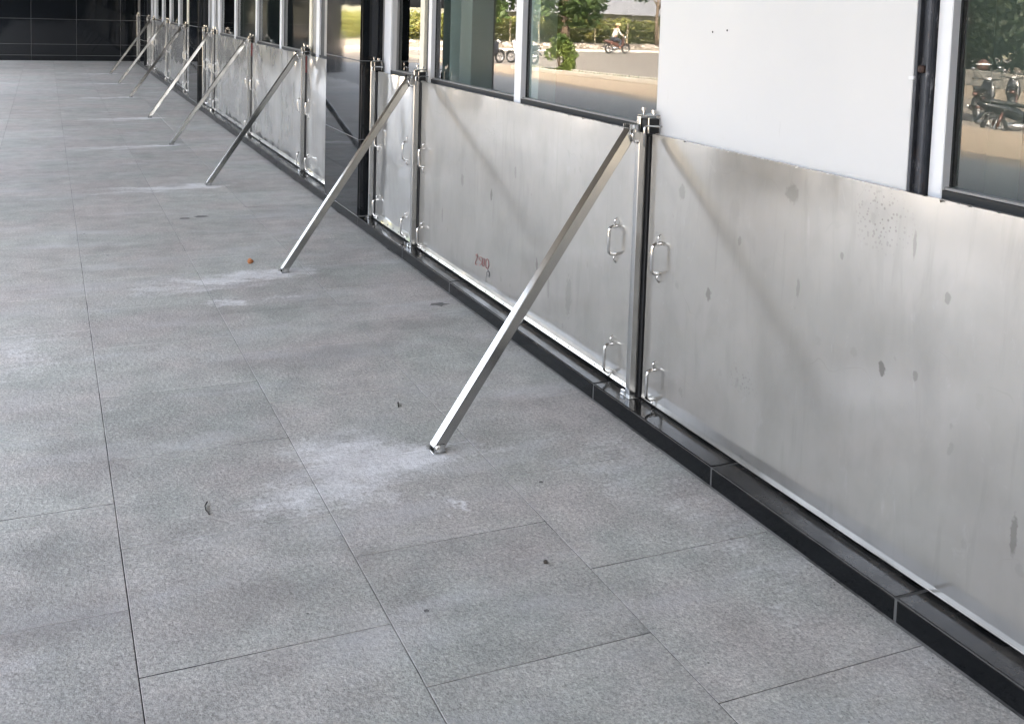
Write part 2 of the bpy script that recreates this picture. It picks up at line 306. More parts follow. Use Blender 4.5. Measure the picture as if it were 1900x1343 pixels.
# ------------------------------------------------------------------ mesh helpers
class MB:
    def __init__(s): s.v = []; s.f = []
    def add(s, vs, fs):
        b = len(s.v); s.v += [tuple(x) for x in vs]; s.f += [tuple(i+b for i in q) for q in fs]; return s
    def box(s, x0, x1, y0, y1, z0, z1, c=0.0):
        if c <= 0:
            vs_ = [(x, y, z) for x in (x0, x1) for y in (y0, y1) for z in (z0, z1)]
            return s.add(vs_, [(0, 1, 3, 2), (4, 6, 7, 5), (0, 4, 5, 1), (2, 3, 7, 6), (0, 2, 6, 4), (1, 5, 7, 3)])
        bm = bmesh.new(); bmesh.ops.create_cube(bm, size=1)
        for q in bm.verts: q.co = Vector(((x0+x1)/2+q.co.x*(x1-x0), (y0+y1)/2+q.co.y*(y1-y0), (z0+z1)/2+q.co.z*(z1-z0)))
        bmesh.ops.bevel(bm, geom=bm.edges[:], offset=min(c, .45*min(abs(x1-x0), abs(y1-y0), abs(z1-z0))), segments=1, affect='EDGES')
        bm.verts.index_update(); s.add([q.co[:] for q in bm.verts], [[q.index for q in fa.verts] for fa in bm.faces]); bm.free(); return s
    def beam(s, p0, p1, wx, wy, ref=Vector((0, 1, 0)), c=.0):
        p0, p1 = Vector(p0), Vector(p1); t = (p1-p0).normalized(); a = (ref-t*ref.dot(t)).normalized(); b = t.cross(a); L = (p1-p0).length
        tmp = MB().box(-wx/2, wx/2, -wy/2, wy/2, 0, L, c)
        return s.add([p0+a*q[0]+b*q[1]+t*q[2] for q in tmp.v], tmp.f)
    def tube(s, pts, rad, n=8, closed=False):
        pts = [Vector(p) for p in pts]; rr = rad if isinstance(rad, (list, tuple)) else [rad]*len(pts); b = len(s.v); k = len(pts); prev = None
        for i, p in enumerate(pts):
            t = (pts[(i+1) % k]-pts[i-1]) if closed else (pts[min(i+1, k-1)]-pts[max(i-1, 0)])
            t.normalize()
            if prev is None: a = t.orthogonal().normalized()
            else:
                a = prev-t*prev.dot(t); a = a.normalized() if a.length > 1e-6 else t.orthogonal().normalized()
            prev = a; c_ = t.cross(a)
            for j in range(n):
                th = 2*math.pi*j/n; s.v.append(tuple(p+(a*math.cos(th)+c_*math.sin(th))*rr[i]))
        for i in range(k if closed else k-1):
            i2 = (i+1) % k
            for j in range(n): s.f.append((b+i*n+j, b+i*n+(j+1) % n, b+i2*n+(j+1) % n, b+i2*n+j))
        if not closed:
            s.f.append(tuple(b+j for j in range(n))[::-1]); s.f.append(tuple(b+(k-1)*n+j for j in range(n)))
        return s
    def loft(s, secs, n=10):
        """secs: (centre, half width y, half height z)"""
        b = len(s.v)
        for (c_, hy, hz) in secs:
            for j in range(n):
                th = 2*math.pi*j/n; cy, sz = math.cos(th), math.sin(th)
                cy = math.copysign(abs(cy)**.8, cy); sz = math.copysign(abs(sz)**.8, sz)
                s.v.append((c_[0], c_[1]+cy*hy, c_[2]+sz*hz))
        k = len(secs)
        for i in range(k-1):
            for j in range(n): s.f.append((b+i*n+j, b+i*n+(j+1) % n, b+(i+1)*n+(j+1) % n, b+(i+1)*n+j))
        s.f.append(tuple(b+j for j in range(n))[::-1]); s.f.append(tuple(b+(k-1)*n+j for j in range(n))); return s
    def blob(s, c_, rad, seed=0, amp=.25, sub=2, sq=(1, 1, 1)):
        bm = bmesh.new(); bmesh.ops.create_icosphere(bm, subdivisions=sub, radius=1)
        for q in bm.verts:
            k = 1+amp*noise.noise(q.co*1.7+Vector((seed*3.1, seed, 0))); q.co = Vector(c_)+Vector((q.co.x*sq[0], q.co.y*sq[1], q.co.z*sq[2]))*rad*k
        bm.verts.index_update(); s.add([q.co[:] for q in bm.verts], [[q.index for q in fa.verts] for fa in bm.faces]); bm.free(); return s
    def mesh(s, name, mat, off=(0, 0, 0), smooth=False):
        me = bpy.data.meshes.new(name); o = Vector(off)
        me.from_pydata([tuple(Vector(v)-o) for v in s.v], [], s.f); me.validate(); me.update()
        bm = bmesh.new(); bm.from_mesh(me); bmesh.ops.recalc_face_normals(bm, faces=bm.faces[:]); bm.to_mesh(me); bm.free()
        me.materials.append(mat)
        if smooth:
            for q in me.polygons: q.use_smooth = True
        return me
    def build(s, name, mat, parent=None, smooth=False):
        off = wloc(parent) if parent else Vector((0, 0, 0))
        o = bpy.data.objects.new(name, s.mesh(name, mat, off, smooth)); C.collection.objects.link(o)
        if parent: o.parent = parent
        return o

def wloc(o):
    p = Vector((0, 0, 0))
    while o is not None: p = p+o.location; o = o.parent
    return p
def link(name, me, parent=None, loc=(0, 0, 0), rot=(0, 0, 0)):
    o = bpy.data.objects.new(name, me); C.collection.objects.link(o); o.location = loc; o.rotation_euler = rot
    if parent: o.parent = parent
    return o
def thing(name, label, cat, loc=(0, 0, 0), group=None):
    o = bpy.data.objects.new(name, None); C.collection.objects.link(o); o.location = loc; o.empty_display_size = .1
    o['label'] = label; o['category'] = cat
    if group: o['group'] = group
    return o
def tag(o, label, cat, group=None):
    o['label'] = label; o['category'] = cat
    if group: o['group'] = group
    return o
def struct(o): o['kind'] = 'structure'; return o
def stuff(o): o['kind'] = 'stuff'; return o
def copy_tree(o, parent=None):
    c = o.copy(); C.collection.objects.link(c); c.parent = parent
    for ch in list(o.children): copy_tree(ch, c)
    return c

# ------------------------------------------------------------------ ground
STREET = -.9
gm = MB(); gm.box(-2500, 2500, -2500, 2500, -1.4, STREET-.03)
struct(gm.build('ground', M['earth']))
rd = MB(); rd.add([(-9, -60, STREET), (-9, 57, STREET), (-60, 60, STREET), (-60, -60, STREET)], [(0, 1, 2, 3)])
struct(rd.build('road', M['asphalt']))
vg = MB()
vg.box(-62, -8, 57.2, 70, STREET-.3, STREET+.10)
struct(vg.build('verge', M['dirt']))
pv = MB(); pv.add([(-34, -60, STREET+.006), (-34, 37, STREET+.006), (-25, 37, STREET+.006), (-25, -60, STREET+.006)], [(0, 3, 2, 1)])
struct(pv.build('pavement', M['dirt']))

# terrace: bed + sunlit apron + individual slabs
TX = [-3.563, -2.974, -2.385, -1.79, -1.195, -.606, -.002]
PITCH = .609
OFFS = [2.40, 2.70, 2.69, 3.006, 3.349, 3.06]
terr = MB(); terr.box(-3.57, 5.2, -13.99, 27.3, STREET-.05, -.0032)
terrace = struct(terr.build('terrace', M['bed']))
ip = MB(); ip.box(-7.3, -3.568, -13.99, 27.41, STREET-.05, 0)
struct(ip.build('terrace_paving', M['paving']))  # inner paving up to the shadow edge, shade put into its grey
ap = MB()
edge = [(-10.35, -13.99), (-10.35, 21.4), (-9.35, 26.2), (-8.2, 33), (-7.6, 46), (5, 46), (5, 27.42), (-7.302, 27.42), (-7.302, -13.99)]
n_ = len(edge)
ap.add([(x, y, 0) for x, y in edge]+[(x, y, STREET-.05) for x, y in edge], [tuple(range(n_))]+[(i, (i+1) % n_, (i+1) % n_+n_, i+n_) for i in range(n_)])
struct(ap.build('terrace_apron', M['apron']))  # tan paving with the sun's warmth put into its colour
def slab_mesh(wd):
    g_ = .0013; c = .0009; a = wd/2-g_; b = PITCH/2-g_
    q = MB()
    low = [(-a, -b), (a, -b), (a, b), (-a, b)]; top = [(-a+c, -b+c), (a-c, -b+c), (a-c, b-c), (-a+c, b-c)]
    q.add([(x, y, -.02) for x, y in low]+[(x, y, -c) for x, y in low]+[(x, y, 0) for x, y in top],
          [(8, 9, 10, 11)]+[(4+i, 4+(i+1) % 4, 8+(i+1) % 4, 8+i) for i in range(4)]+[(i, (i+1) % 4, 4+(i+1) % 4, 4+i) for i in range(4)])
    me = q.mesh('slab', M['floor']); me.materials.append(M['bed'])
    for pl in me.polygons:
        if abs(pl.normal.z) < .2: pl.material_index = 1
    return me
rs = random.Random(3)
for ci in range(6):
    x0, x1 = TX[ci], TX[ci+1]; me = slab_mesh(x1-x0); me2 = None
    k0 = math.ceil((-.7-OFFS[ci])/PITCH)
    y = OFFS[ci]+k0*PITCH
    xs = x0
    while y+PITCH < 27.0:
        if not (ci == 0 and y < 8) and not (ci == 1 and y < 1.5):
            o = link('slab', me, terrace, ((x0+x1)/2, y+PITCH/2, rs.uniform(-.0006, .0002)), (rs.uniform(-.0009, .0009), rs.uniform(-.0009, .0009), rs.uniform(-.0006, .0006)))
        y += PITCH
    if True:
        q = MB(); q.box(x0+.0014, x1-.0014, y+.0014, 27.095, -.02, 0)
        q.build('slab', M['floor'], terrace)
        if ci == 0:
            q = MB(); q.box(x0+.0014, x1-.0014, -13.98, OFFS[0]+math.ceil((8-OFFS[0])/PITCH)*PITCH-.0014, -.02, 0); q.build('slab', M['floor'], terrace)
        elif ci == 1:
            q = MB(); q.box(x0+.0014, x1-.0014, -13.98, OFFS[1]+math.ceil((1.5-OFFS[1])/PITCH)*PITCH-.0014, -.02, 0); q.build('slab', M['floor'], terrace)
        else:
            q = MB(); q.box(x0+.0014, x1-.0014, -13.98, OFFS[ci]+k0*PITCH-.0014, -.02, 0); q.build('slab', M['floor'], terrace)

# ------------------------------------------------------------------ kerb of black granite stones
core = MB(); core.box(.0015, .30, -6, 27.1, .004, .0655)
kerb = struct(core.build('kerb', M['kerb_grout']))
KY = [-6, -2, .31, 1.127, 1.942, 2.760, 3.572, 4.388, 5.204, 6.025, 7.03, 7.97, 8.985, 9.82, 10.64, 11.46, 12.28, 13.1, 13.92, 14.74, 15.44, 16.39, 17.2, 18.02, 18.84, 19.66, 20.48, 21.3, 22.12, 22.94, 23.6, 24.24, 25.19, 26.1, 27.09]
for a, b in zip(KY, KY[1:]):
    q = MB(); dz = rs.uniform(-.0008, .0008); dx = rs.uniform(-.001, .001)
    q.box(dx, .128, a+.0008, b-.0008, 0.0, .0672+dz, .006); q.build('kerbstone', M['kerb'], kerb)

# ------------------------------------------------------------------ building
B = thing('building', 'long commercial building with black granite columns and white framed shop windows', 'building', (0, 0, 0))
Z1 = 3.4
GX = .175
wl = MB(); wl.box(.14, .30, -6, 7.03, .068, .94); wl.box(.14, .30, 7.97, 15.44, .068, .94); wl.box(.14, .30, 16.39, 24.24, .068, .94); wl.box(.14, .30, 25.19, 27.1, .068, .94)
for a, b in ((-6, 7.02), (7.98, 15.43), (16.4, 24.23), (25.2, 27.08)):
    q = MB(); q.box(.14, .30, a, b, .068, .94); q.build('plinth_wall', M['gasket'], B)
    q = MB(); q.box(.125, .30, a, b, Z1, 4.29); q.build('fascia', M['pillar'], B)
q = MB(); q.box(-5.35, -.002, -9, 27.4, 4.30, 4.62); q.build('canopy', M['soffit'], B)
q = MB(); q.box(.0, 6, -9, 27.4, 4.30, 4.62); q.build('ceiling', M['facade'], B)
q = MB(); q.box(.0, 6, -9, 27.4, 4.622, 8.0); q.build('upper_wall', M['facade'], B)
q = MB(); q.box(5.0, 5.2, -9, 27.4, -.01, 4.29); q.build('back_wall', M['interior'], B)
q = MB(); q.box(.31, 5.0, -9, 27.1, -.004, .06); q.build('interior_floor', M['interior_floor'], B)
q = MB(); q.box(.2, 5.0, -9.2, -9.0, -.01, 4.29); q.build('side_wall', M['interior'], B)
for (px0, px1, y0, y1) in ((.37, .50, 2.085, 2.245), (.36, .46, 4.93, 5.17), (.38, .52, 5.93, 6.30), (2.4, 2.7, 3.0, 8.0), (1.5, 1.9, 9.3, 9.8), (1.2, 1.6, 11.8, 12.4), (2.2, 2.4, 13, 17), (1.4, 1.8, 18.3, 18.8), (1.6, 1.9, 21.5, 22.3)):
    q = MB(); q.box(px0, px1, y0, y1, .061, 4.29); q.build('interior_pier', M['veil_strip'] if px0 < 1 else M['interior'], B)  # pale ones added close behind the glass for the light veil strips

q = MB(); q.box(-9.6, 5.2, -14.4, -14.0, -.9, 7.0); q.build('added_dark_wall', M['pillar'], B)  # unseen wall added behind the view to darken the end wall's reflections
q = MB(); q.box(-5.35, 6, -14.0, -9.001, 4.30, 4.62); q.build('canopy', M['soffit'], B)
q = MB(); q.box(.9, .95, -6, 1.98, .061, 4.29); q.build('dark_backing', M['gasket'], B)  # dark sheet added behind the right-hand glass to keep the pane dark
# columns clad in polished granite
def column(ya, yb, near_depth=.6):
    rows = [.0695, .605, 1.148, 1.69, 2.235, 2.78, 3.325, 3.87, 4.298]
    q = MB(); q.box(.0008, .6, ya+.0018, yb-.0018, .066, 4.299); c_ = q.build('column', M['grout'], B)
    for a, b in zip(rows, rows[1:]):
        t = MB(); t.box(-.001, .013, ya+.001, yb-.001, a+.0026, b-.0026, .001); t.build('tile', M['black'], c_)
        t = MB(); t.box(.0138, .60, ya, ya+.0125, a+.0026, b-.0026, .001); t.build('tile', M['black'], c_)
        t = MB(); t.box(.0138, .60, yb-.0125, yb, a+.0026, b-.0026, .001); t.build('tile', M['black'], c_)
for ya, yb in ((7.03, 7.97), (15.44, 16.39), (24.24, 25.19)): column(ya, yb)
# end wall
q = MB(); q.box(-4.9, 5.2, 27.1018, 27.4, -.02, 4.299); ew = q.build('end_wall', M['grout'], B)
XB = [.098, -.30, -1.28, -2.26, -3.24, -4.22, -4.9]; ZB = [.128, .388, .978, 1.568, 2.158, 2.748, 3.338, 4.297]
for i in range(len(XB)-1):
    for j in range(len(ZB)-1):
        t = MB(); t.box(XB[i+1]+.0026, XB[i]-.0026, 27.10, 27.113, ZB[j]+.0026, ZB[j+1]-.0026, .001); t.build('tile', M['black'], ew)
    t = MB(); t.box(XB[i+1]+.002, XB[i]-.002, 27.088, 27.113, 0.0, .124, .003); t.build('skirting', M['black'], ew)
# outer pillars along the canopy edge
for yc in (-.4, 7.75, 15.78, 23.75):
    q = MB(); q.box(-4.16, -3.58, yc-.45, yc+.35, .001, 4.299, .006); q.build('pillar', M['pillar'], B)

# windows : pane / mullion / rails
WK = 1.0071
def vert(y0, y1, mat, parent, x0=.145, x1=.19, name='mullion', z0=.945):
    q = MB(); q.box(x0, x1, y0, y1, z0, Z1-.002, .0025); return q.build(name, mat, parent)
def window(y0, y1, bars, panes):
    """bars: (y0, y1, material key[, x0]); panes: (y0, y1)"""
    K = lambda v: min(v*WK, y1) if v > 3.5 or v < 0 else v
    bars = [(K(b[0]), K(b[1]))+tuple(b[2:]) for b in bars if K(b[0]) < y1-.004]; panes = [(K(a), K(b)) for a, b in panes]
    fr = MB(); fr.box(.149, .20, y0, y1, .942, 1.098)
    wn = fr.build('window', M['gasket'], B)
    for a, b in panes:
        q = MB(); q.box(GX, GX+.008, a-.004, b+.004, 1.105, Z1-.004); q.build('pane', M['glass'], wn)
        q = MB(); q.box(.156, .186, a, b, 1.0985, 1.106, .001); q.build('glazing_bead', M['paint_grey'], wn)
        q = MB(); q.box(GX-.003, GX+.014, a, a+.006, 1.1065, Z1-.004); q.build('gasket', M['gasket'], wn)
        q = MB(); q.box(GX-.003, GX+.014, b-.006, b, 1.1065, Z1-.004); q.build('gasket', M['gasket'], wn)
    for b in bars: vert(b[0], b[1], M[b[2]], wn, *(b[3:4] or (.145,)))
    return wn
window(-5.9, 2.066, [(2.020, 2.066, 'paint'), (-.6, -.52, 'paint'), (-3.2, -3.12, 'paint')], [(-.52, 2.02), (-3.12, -.6), (-5.9, -3.2)])
# bare steel upright and white board beside it
q = MB(); q.box(.134, .17, 2.0705, 2.1135, .9, Z1-.002); q.box(.118, .1339, 2.103, 2.114, .9, Z1-.002, .002); q.box(.122, .1339, 2.070, 2.077, .9, Z1-.002, .002); st_ = q.build('steel_upright', M['rusty'], B); st_['label'] = 'bare dark steel upright with rust and paint smears'
q = MB(); q.box(.116, .1335, 2.080, 2.101, 1.398, 1.417, .004); q.build('bracket', M['rust'], st_)
q = MB(); q.box(.110, .1175, 2.104, 2.122, 1.378, 1.388, .001); q.build('clip', M['paint'], st_)
q = MB(); q.box(.122, .137, 2.118, 3.386, 1.0, Z1-.002, .002); bd = q.build('white_board', M['board'], B); bd['label'] = 'blank white board filling one window bay'
for y_, z_ in ((3.043, 1.474), (2.959, 1.482)):
    h = MB(); h.tube([(.1215, y_, z_), (.123, y_, z_)], .004, 8); h.build('screw_hole', M['rubber'], bd)
window(3.389, 6.045, [(3.389, 3.421, 'paint'), (4.645, 4.72, 'paint'), (5.952, 6.045, 'paint')], [(3.421, 4.642), (4.72, 5.952)])
q = MB(); q.box(.15, .19, 6.046, 6.084, .945, Z1-.002); q.build('joint_cover', M['gasket'], B)
window(6.085, 7.028, [(6.085, 6.16, 'cream'), (6.66, 6.755, 'paint_grey', .155), (6.757, 6.905, 'paint'), (6.907, 6.975, 'paint_grey', .155), (6.977, 7.026, 'paint')], [(6.16, 6.66)])
window(7.972, 15.43, [(7.975, 8.45, 'paint_grey', .16), (8.53, 8.62, 'paint_grey', .155), (8.76, 8.87, 'paint'), (8.45, 8.53, 'gasket', .16), (8.62, 8.76, 'gasket', .16), (8.87, 9.05, 'paint_grey', .16), (9.05, 9.13, 'cream'), (10.31, 10.39, 'paint'), (11.61, 11.70, 'paint'), (13.01, 13.10, 'paint'),
                       (14.28, 14.41, 'paint'), (14.5, 14.62, 'paint_grey', .155), (14.80, 14.98, 'paint'), (15.0, 15.25, 'paint_grey', .155), (15.30, 15.428, 'paint')],
       [(9.13, 10.31), (10.39, 11.61), (11.70, 13.01), (13.10, 14.28), (14.62, 14.80)])
window(16.4, 24.23, [(17.62, 17.78, 'cream'), (18.86, 18.99, 'paint'), (20.24, 20.37, 'paint'), (21.6, 21.74, 'paint'), (23.1, 23.35, 'paint'), (23.5, 23.7, 'paint_grey', .155), (23.9, 24.22, 'paint')],
       [(16.4, 17.62), (17.78, 18.86), (18.99, 20.24), (20.37, 21.6), (21.74, 23.1)])
window(25.2, 27.08, [(25.2, 25.5, 'paint_grey'), (26.6, 26.8, 'cream')], [(25.5, 26.6), (26.8, 27.08)])

# ------------------------------------------------------------------ flood barrier
POSTS = [.72, 3.40, 6.04, 9.09, 11.73, 14.48, 17.53, 20.30, 22.96]
PX0 = .098     # face of the sheets
def panel(y0, y1, label, key='sheet', wav=.0015, hands=(), seed=0, flange=.011, inked=False):
    t = thing('flood_barrier', label, 'flood barrier', (PX0, (y0+y1)/2, .07), 'stainless flood barrier panels')
    zb, zt = (.114 if flange > .012 else .108 if flange > .005 else .092), 1.084
    ny = max(10, int((y1-y0)/.045)); nz = 26
    q = MB(); vs_ = []
    for i in range(ny+1):
        for j in range(nz+1):
            y = y0+(y1-y0)*i/ny; z = zb+(zt-zb)*j/nz; e = min(1, (y-y0)/.08, (y1-y)/.08)*min(1, (z-zb)/.05)
            top = max(0, (z-.86)/.22)
            k = noise.noise(Vector((seed*7.3, y*2.1, z*2.1)))*wav + noise.noise(Vector((seed*3.7+9, y*5.2, z*3.9)))*wav*.5*(.4+1.6*top)
            k += noise.noise(Vector((seed*1.7+3, y*9, z*6)))*wav*(1.3 if key == 'sheet' else .5)*top**2
            vs_.append((PX0-.0015*0+k*max(e, .0 if z < zb+.03 else .25*top)+0.0, y, z+(.0016*noise.noise(Vector((seed, y*9, 5))) if j == nz else 0)))
    fs = [(i*(nz+1)+j, (i+1)*(nz+1)+j, (i+1)*(nz+1)+j+1, i*(nz+1)+j+1) for i in range(ny) for j in range(nz)]
    q.add(vs_, fs)
    # folded edges and back
    xb = PX0+.016
    rim = [(i*(nz+1)) for i in range(ny+1)]+[ny*(nz+1)+j for j in range(1, nz+1)]+[i*(nz+1)+nz for i in range(ny-1, -1, -1)]+[j for j in range(nz-1, 0, -1)]
    L = len(rim); a0 = len(q.v); q.v += [q.v[k] for k in rim]; b0 = len(q.v); q.v += [(xb, q.v[k][1], q.v[k][2]) for k in rim]
    for i in range(L): q.f.append((a0+i, b0+i, b0+(i+1) % L, a0+(i+1) % L))
    q.f.append(tuple(b0+i for i in range(L)))
    sh = q.build('sheet', M[key], t, True)
    for k in range(len(fs), len(sh.data.polygons)): sh.data.polygons[k].use_smooth = False
    # out-turned bottom flange, seal and rivets
    fl = MB(); n2 = ny
    fv = []
    for i in range(n2+1):
        y = y0+(y1-y0)*i/n2; wv = .0012*noise.noise(Vector((seed+2, y*6, 1)))
        fv += [(PX0+wv*.3, y, zb), (PX0-flange*.45+wv, y, zb-.018), (PX0-flange+wv, y, .0775), (PX0-flange+.004, y, .0765), (PX0+.006, y, zb-.004)]
    ff = []
    for i in range(n2):
        for j in range(4): ff.append((i*5+j, (i+1)*5+j, (i+1)*5+j+1, i*5+j+1))
    fl.add(fv, ff); fl.build('bottom_flange', M[key], t)
    sl = MB(); sl.box(PX0-flange+.006, PX0+.018, y0, y1, .0685, .0765, .002); sl.build('rubber_seal', M['rubber'], t)
    if 3.5 < y1 < 9.2:
        rv = MB(); y = y0+.06
        while y < y1-.04:
            rv.tube([(PX0-flange*.6-.004, y, zb-.024), (PX0-flange*.6+.004, y, zb-.025)], .0035, 6); y += .118
        stuff(rv.build('rivet_row', M['gasket'], t))
    # pull handles with welded lugs
    for hy, hz in hands:
        hd = MB(); a = .056
        hd.tube([(PX0+.004, hy, hz+a), (PX0-.022, hy, hz+a), (PX0-.032, hy, hz+a-.006), (PX0-.036, hy, hz+a-.018), (PX0-.036, hy, hz-a+.018), (PX0-.032, hy, hz-a+.006), (PX0-.022, hy, hz-a), (PX0+.004, hy, hz-a)], .0066, 8)
        h_ = hd.build('handle', M['rod'], t, True)
        for sgn in (1, -1):
            lg = MB(); lg.tube([(PX0-.001, hy, hz+sgn*(a+.003)), (PX0-.010, hy, hz+sgn*(a+.010)), (PX0-.012, hy, hz+sgn*(a+.022)), (PX0-.001, hy, hz+sgn*(a+.034))], .0035, 6)
            lg.build('lug', M['rod'], h_, True)
    # bent burrs and nicks along the cut top edge
    if key == 'sheet':
        rb2 = random.Random(seed); bu = MB(); y = y0+.05
        while y < y1-.05:
            wd = rb2.uniform(.004, .016); hh = rb2.uniform(.002, .007); o_ = rb2.uniform(.002, .007)
            bu.add([(PX0-.0006, y-wd, zt-.001), (PX0-.0006, y+wd, zt-.001), (PX0-o_, y+wd*rb2.uniform(-.4, .6), zt-hh*rb2.uniform(-.5, 1.2)), (PX0+.002, y, zt+.001)], [(0, 1, 2), (0, 2, 3), (1, 3, 2), (0, 3, 1)])
            y += rb2.uniform(.03, .16)
        stuff(bu.build('edge_burr', M['rod'], t))
    if inked:
        strokes = [[(5.0471, .2396), (5.0566, .2451), (5.0697, .2387), (5.0648, .2338), (5.047, .2387), (5.0507, .2276), (5.063, .2093), (5.0755, .1943), (5.0703, .1852), (5.059, .187), (5.0505, .1942)],
                   [(4.9986, .2192), (5.0235, .2236), (5.0284, .2293), (5.0112, .2392), (4.9892, .2417), (4.9775, .2326), (4.9829, .216), (4.9997, .2036), (5.0212, .1925)],
                   [(4.9751, .2297), (4.9779, .2087), (4.9663, .2004), (4.9539, .211), (4.9511, .2319), (4.9587, .2454)],
                   [(4.9242, .25), (4.9361, .2354), (4.9346, .2156), (4.9249, .201), (4.9118, .2), (4.8995, .2088), (4.8923, .2272), (4.8979, .2443), (4.9113, .2513), (4.9242, .25)]]
        for s_ in strokes:
            k = MB(); k.tube([(PX0-.0022, y, z) for y, z in s_], .0021, 5); k.build('pen_stroke', M['ink_red'], t)
        k = MB(); k.tube([(PX0-.0022, y, z) for y, z in [(4.9237, .1272), (4.9233, .1509), (4.9148, .1816), (4.9027, .193), (4.8853, .1905), (4.8822, .1778), (4.8877, .1648)]], [.001, .001, .0012, .002, .003, .003, .002], 5); k.build('pen_stroke', M['ink_grey'], t)
    return t
HZ = (.632, .155)
def hd(*ys): return [(y, z) for y in ys for z in HZ]
panel(.76, 3.365, 'large stainless flood panel filling the right foreground, below the white board', 'sheet', .0014, hd(3.275), 1, .004)
panel(3.435, 6.005, 'stainless flood panel with red handwriting scrawled near its bottom edge', 'sheet', .0016, hd(3.60, 5.93), 2, .0105, True)
panel(6.075, 6.925, 'short bright stainless flood panel on the near side of the closest black column', 'sheet2', .0085, hd(6.24, 6.87), 3, .013)
panel(8.065, 9.055, 'short stainless flood panel emerging from behind the closest black column', 'sheet2', .0100, hd(8.93), 4)
panel(9.125, 11.695, 'rippled stainless flood panel under four glass panes, next after the closest black column', 'sheet2', .0110, hd(9.24, 11.6), 5)
panel(11.765, 14.445, 'rippled stainless flood panel with a wavy bright top edge, before the second column', 'sheet2', .0110, hd(11.9, 14.35), 6)
panel(14.515, 15.325, 'narrow stainless flood panel against the near side of the second black column', 'sheet2', .0100, hd(14.62, 15.25), 7)
panel(16.46, 17.495, 'narrow stainless flood panel peeping out beyond the second black column', 'sheet2', .0100, hd(17.4), 8)
panel(17.565, 20.265, 'distant stainless flood panel under cream and white mullions past the second column', 'sheet2', .0115, hd(17.7, 20.17), 9)
panel(20.335, 22.925, 'stained far stainless flood panel, next before the last short one at the third column', 'sheet2', .0115, hd(20.47, 22.83), 10)
panel(22.995, 24.11, 'far short stainless flood panel on the near side of the third column', 'sheet2', .0100, hd(23.1, 24.0), 11)
panel(25.33, 26.93, 'farthest stainless flood panel, in the corner beside the black end wall', 'sheet2', .0100, (), 12)

def post(y, label, end=0, red=False):
    """end: +1 / -1 for a post against a column on its far / near side"""
    t = thing('barrier_post', label, 'barrier post', (.08, y, .067), 'clamp posts of the flood barrier')
    q = MB(); q.box(.056, .092, y-.010, y+.014, .0685, 1.150, .003); q.build('front_tube', M['steel'], t)
    q = MB(); q.box(.066, .094, y+.018, y+.036, .0695, 1.100, .003); q.build('clamp_bar', M['steel'], t)
    q = MB(); q.box(.0935, .112, y-.024, y+.016, .0685, .93 if red else 1.075, .002); q.build('slot_seal', M['rubber'], t)  # black rubber seal, put in to darken the deep slot
    if red: q = MB(); q.box(.0935, .112, y-.024, y+.016, .9305, 1.075, .002); q.build('slot_seal', M['redseal'], t)
    # head: black clamp block, cap plate, studs, eye bolts and the tie rod back to the window frame
    q = MB(); q.box(.0625, .127, y-.045, y-.0135, 1.087, 1.140, .003); q.build('clamp_block', M['rubber'], t)
    q = MB(); q.box(.058, .127, y-.046, y+.018, 1.1505, 1.1555, .002); q.build('cap_plate', M['steel'], t)
    for (bx_, by_, hh) in ((.082, y+.006, .012), (.105, y-.028, .004)):
        q = MB(); q.tube([(bx_, by_, 1.155), (bx_, by_, 1.157+hh)], .0042, 8); bo = q.build('bolt', M['rod'], t, False)
        q = MB(); q.tube([(bx_, by_, 1.157+hh), (bx_, by_, 1.168+hh)], .0085, 6); q.build('nut', M['rod'], bo)
    for bx_ in (.072, .118):
        q = MB(); q.tube([(bx_, y-.0485, 1.088), (bx_, y-.0485, 1.145)], .0032, 6); q.build('stud', M['rod'], t)
    q = MB(); q.tube([(.052, y-.052, 1.04), (.052, y-.052, 1.109), (.056, y-.052, 1.115), (.064, y-.052, 1.116), (.128, y-.060, 1.113)], .0040, 8); q.build('tie_rod', M['rod'], t, True)
    # foot plate with nuts
    q = MB(); q.box(.046, .112, y-.026, y+.046, .0675, .0705, .001); q.build('foot_plate', M['strut'], t)
    for k in (.027, .040):
        q = MB(); q.tube([(.056, y+k, .070), (.056, y+k, .084)], .0065, 6); q.build('nut', M['rod'], t)
    return t
PL = ['flood barrier post nearest the camera, at the near end of the foreground panel', 'tall clamp post between the foreground panel and the panel with red handwriting',
      'clamp post between the handwriting panel and the short panel by the closest column', 'clamp post with a red seal, first beyond the closest black column',
      'clamp post with a red seal between the two rippled panels', 'clamp post between a rippled panel and the narrow one before the second column',
      'clamp post first beyond the second black column', 'clamp post between the two far panels past the second column', 'clamp post next before the third column']
for i, y in enumerate(POSTS): post(y, PL[i], 0, i in (3, 4))
for y, l in ((6.965, 'end post in the corner beside the near face of the closest black column'), (8.02, 'end post hidden in the corner behind the closest black column'),
             (15.37, 'end post in the corner beside the near face of the second black column'), (24.16, 'end post in the corner beside the near face of the third column'),
             (25.26, 'end post just beyond the third column'), (26.98, 'last end post, against the black end wall')): post(y, l)

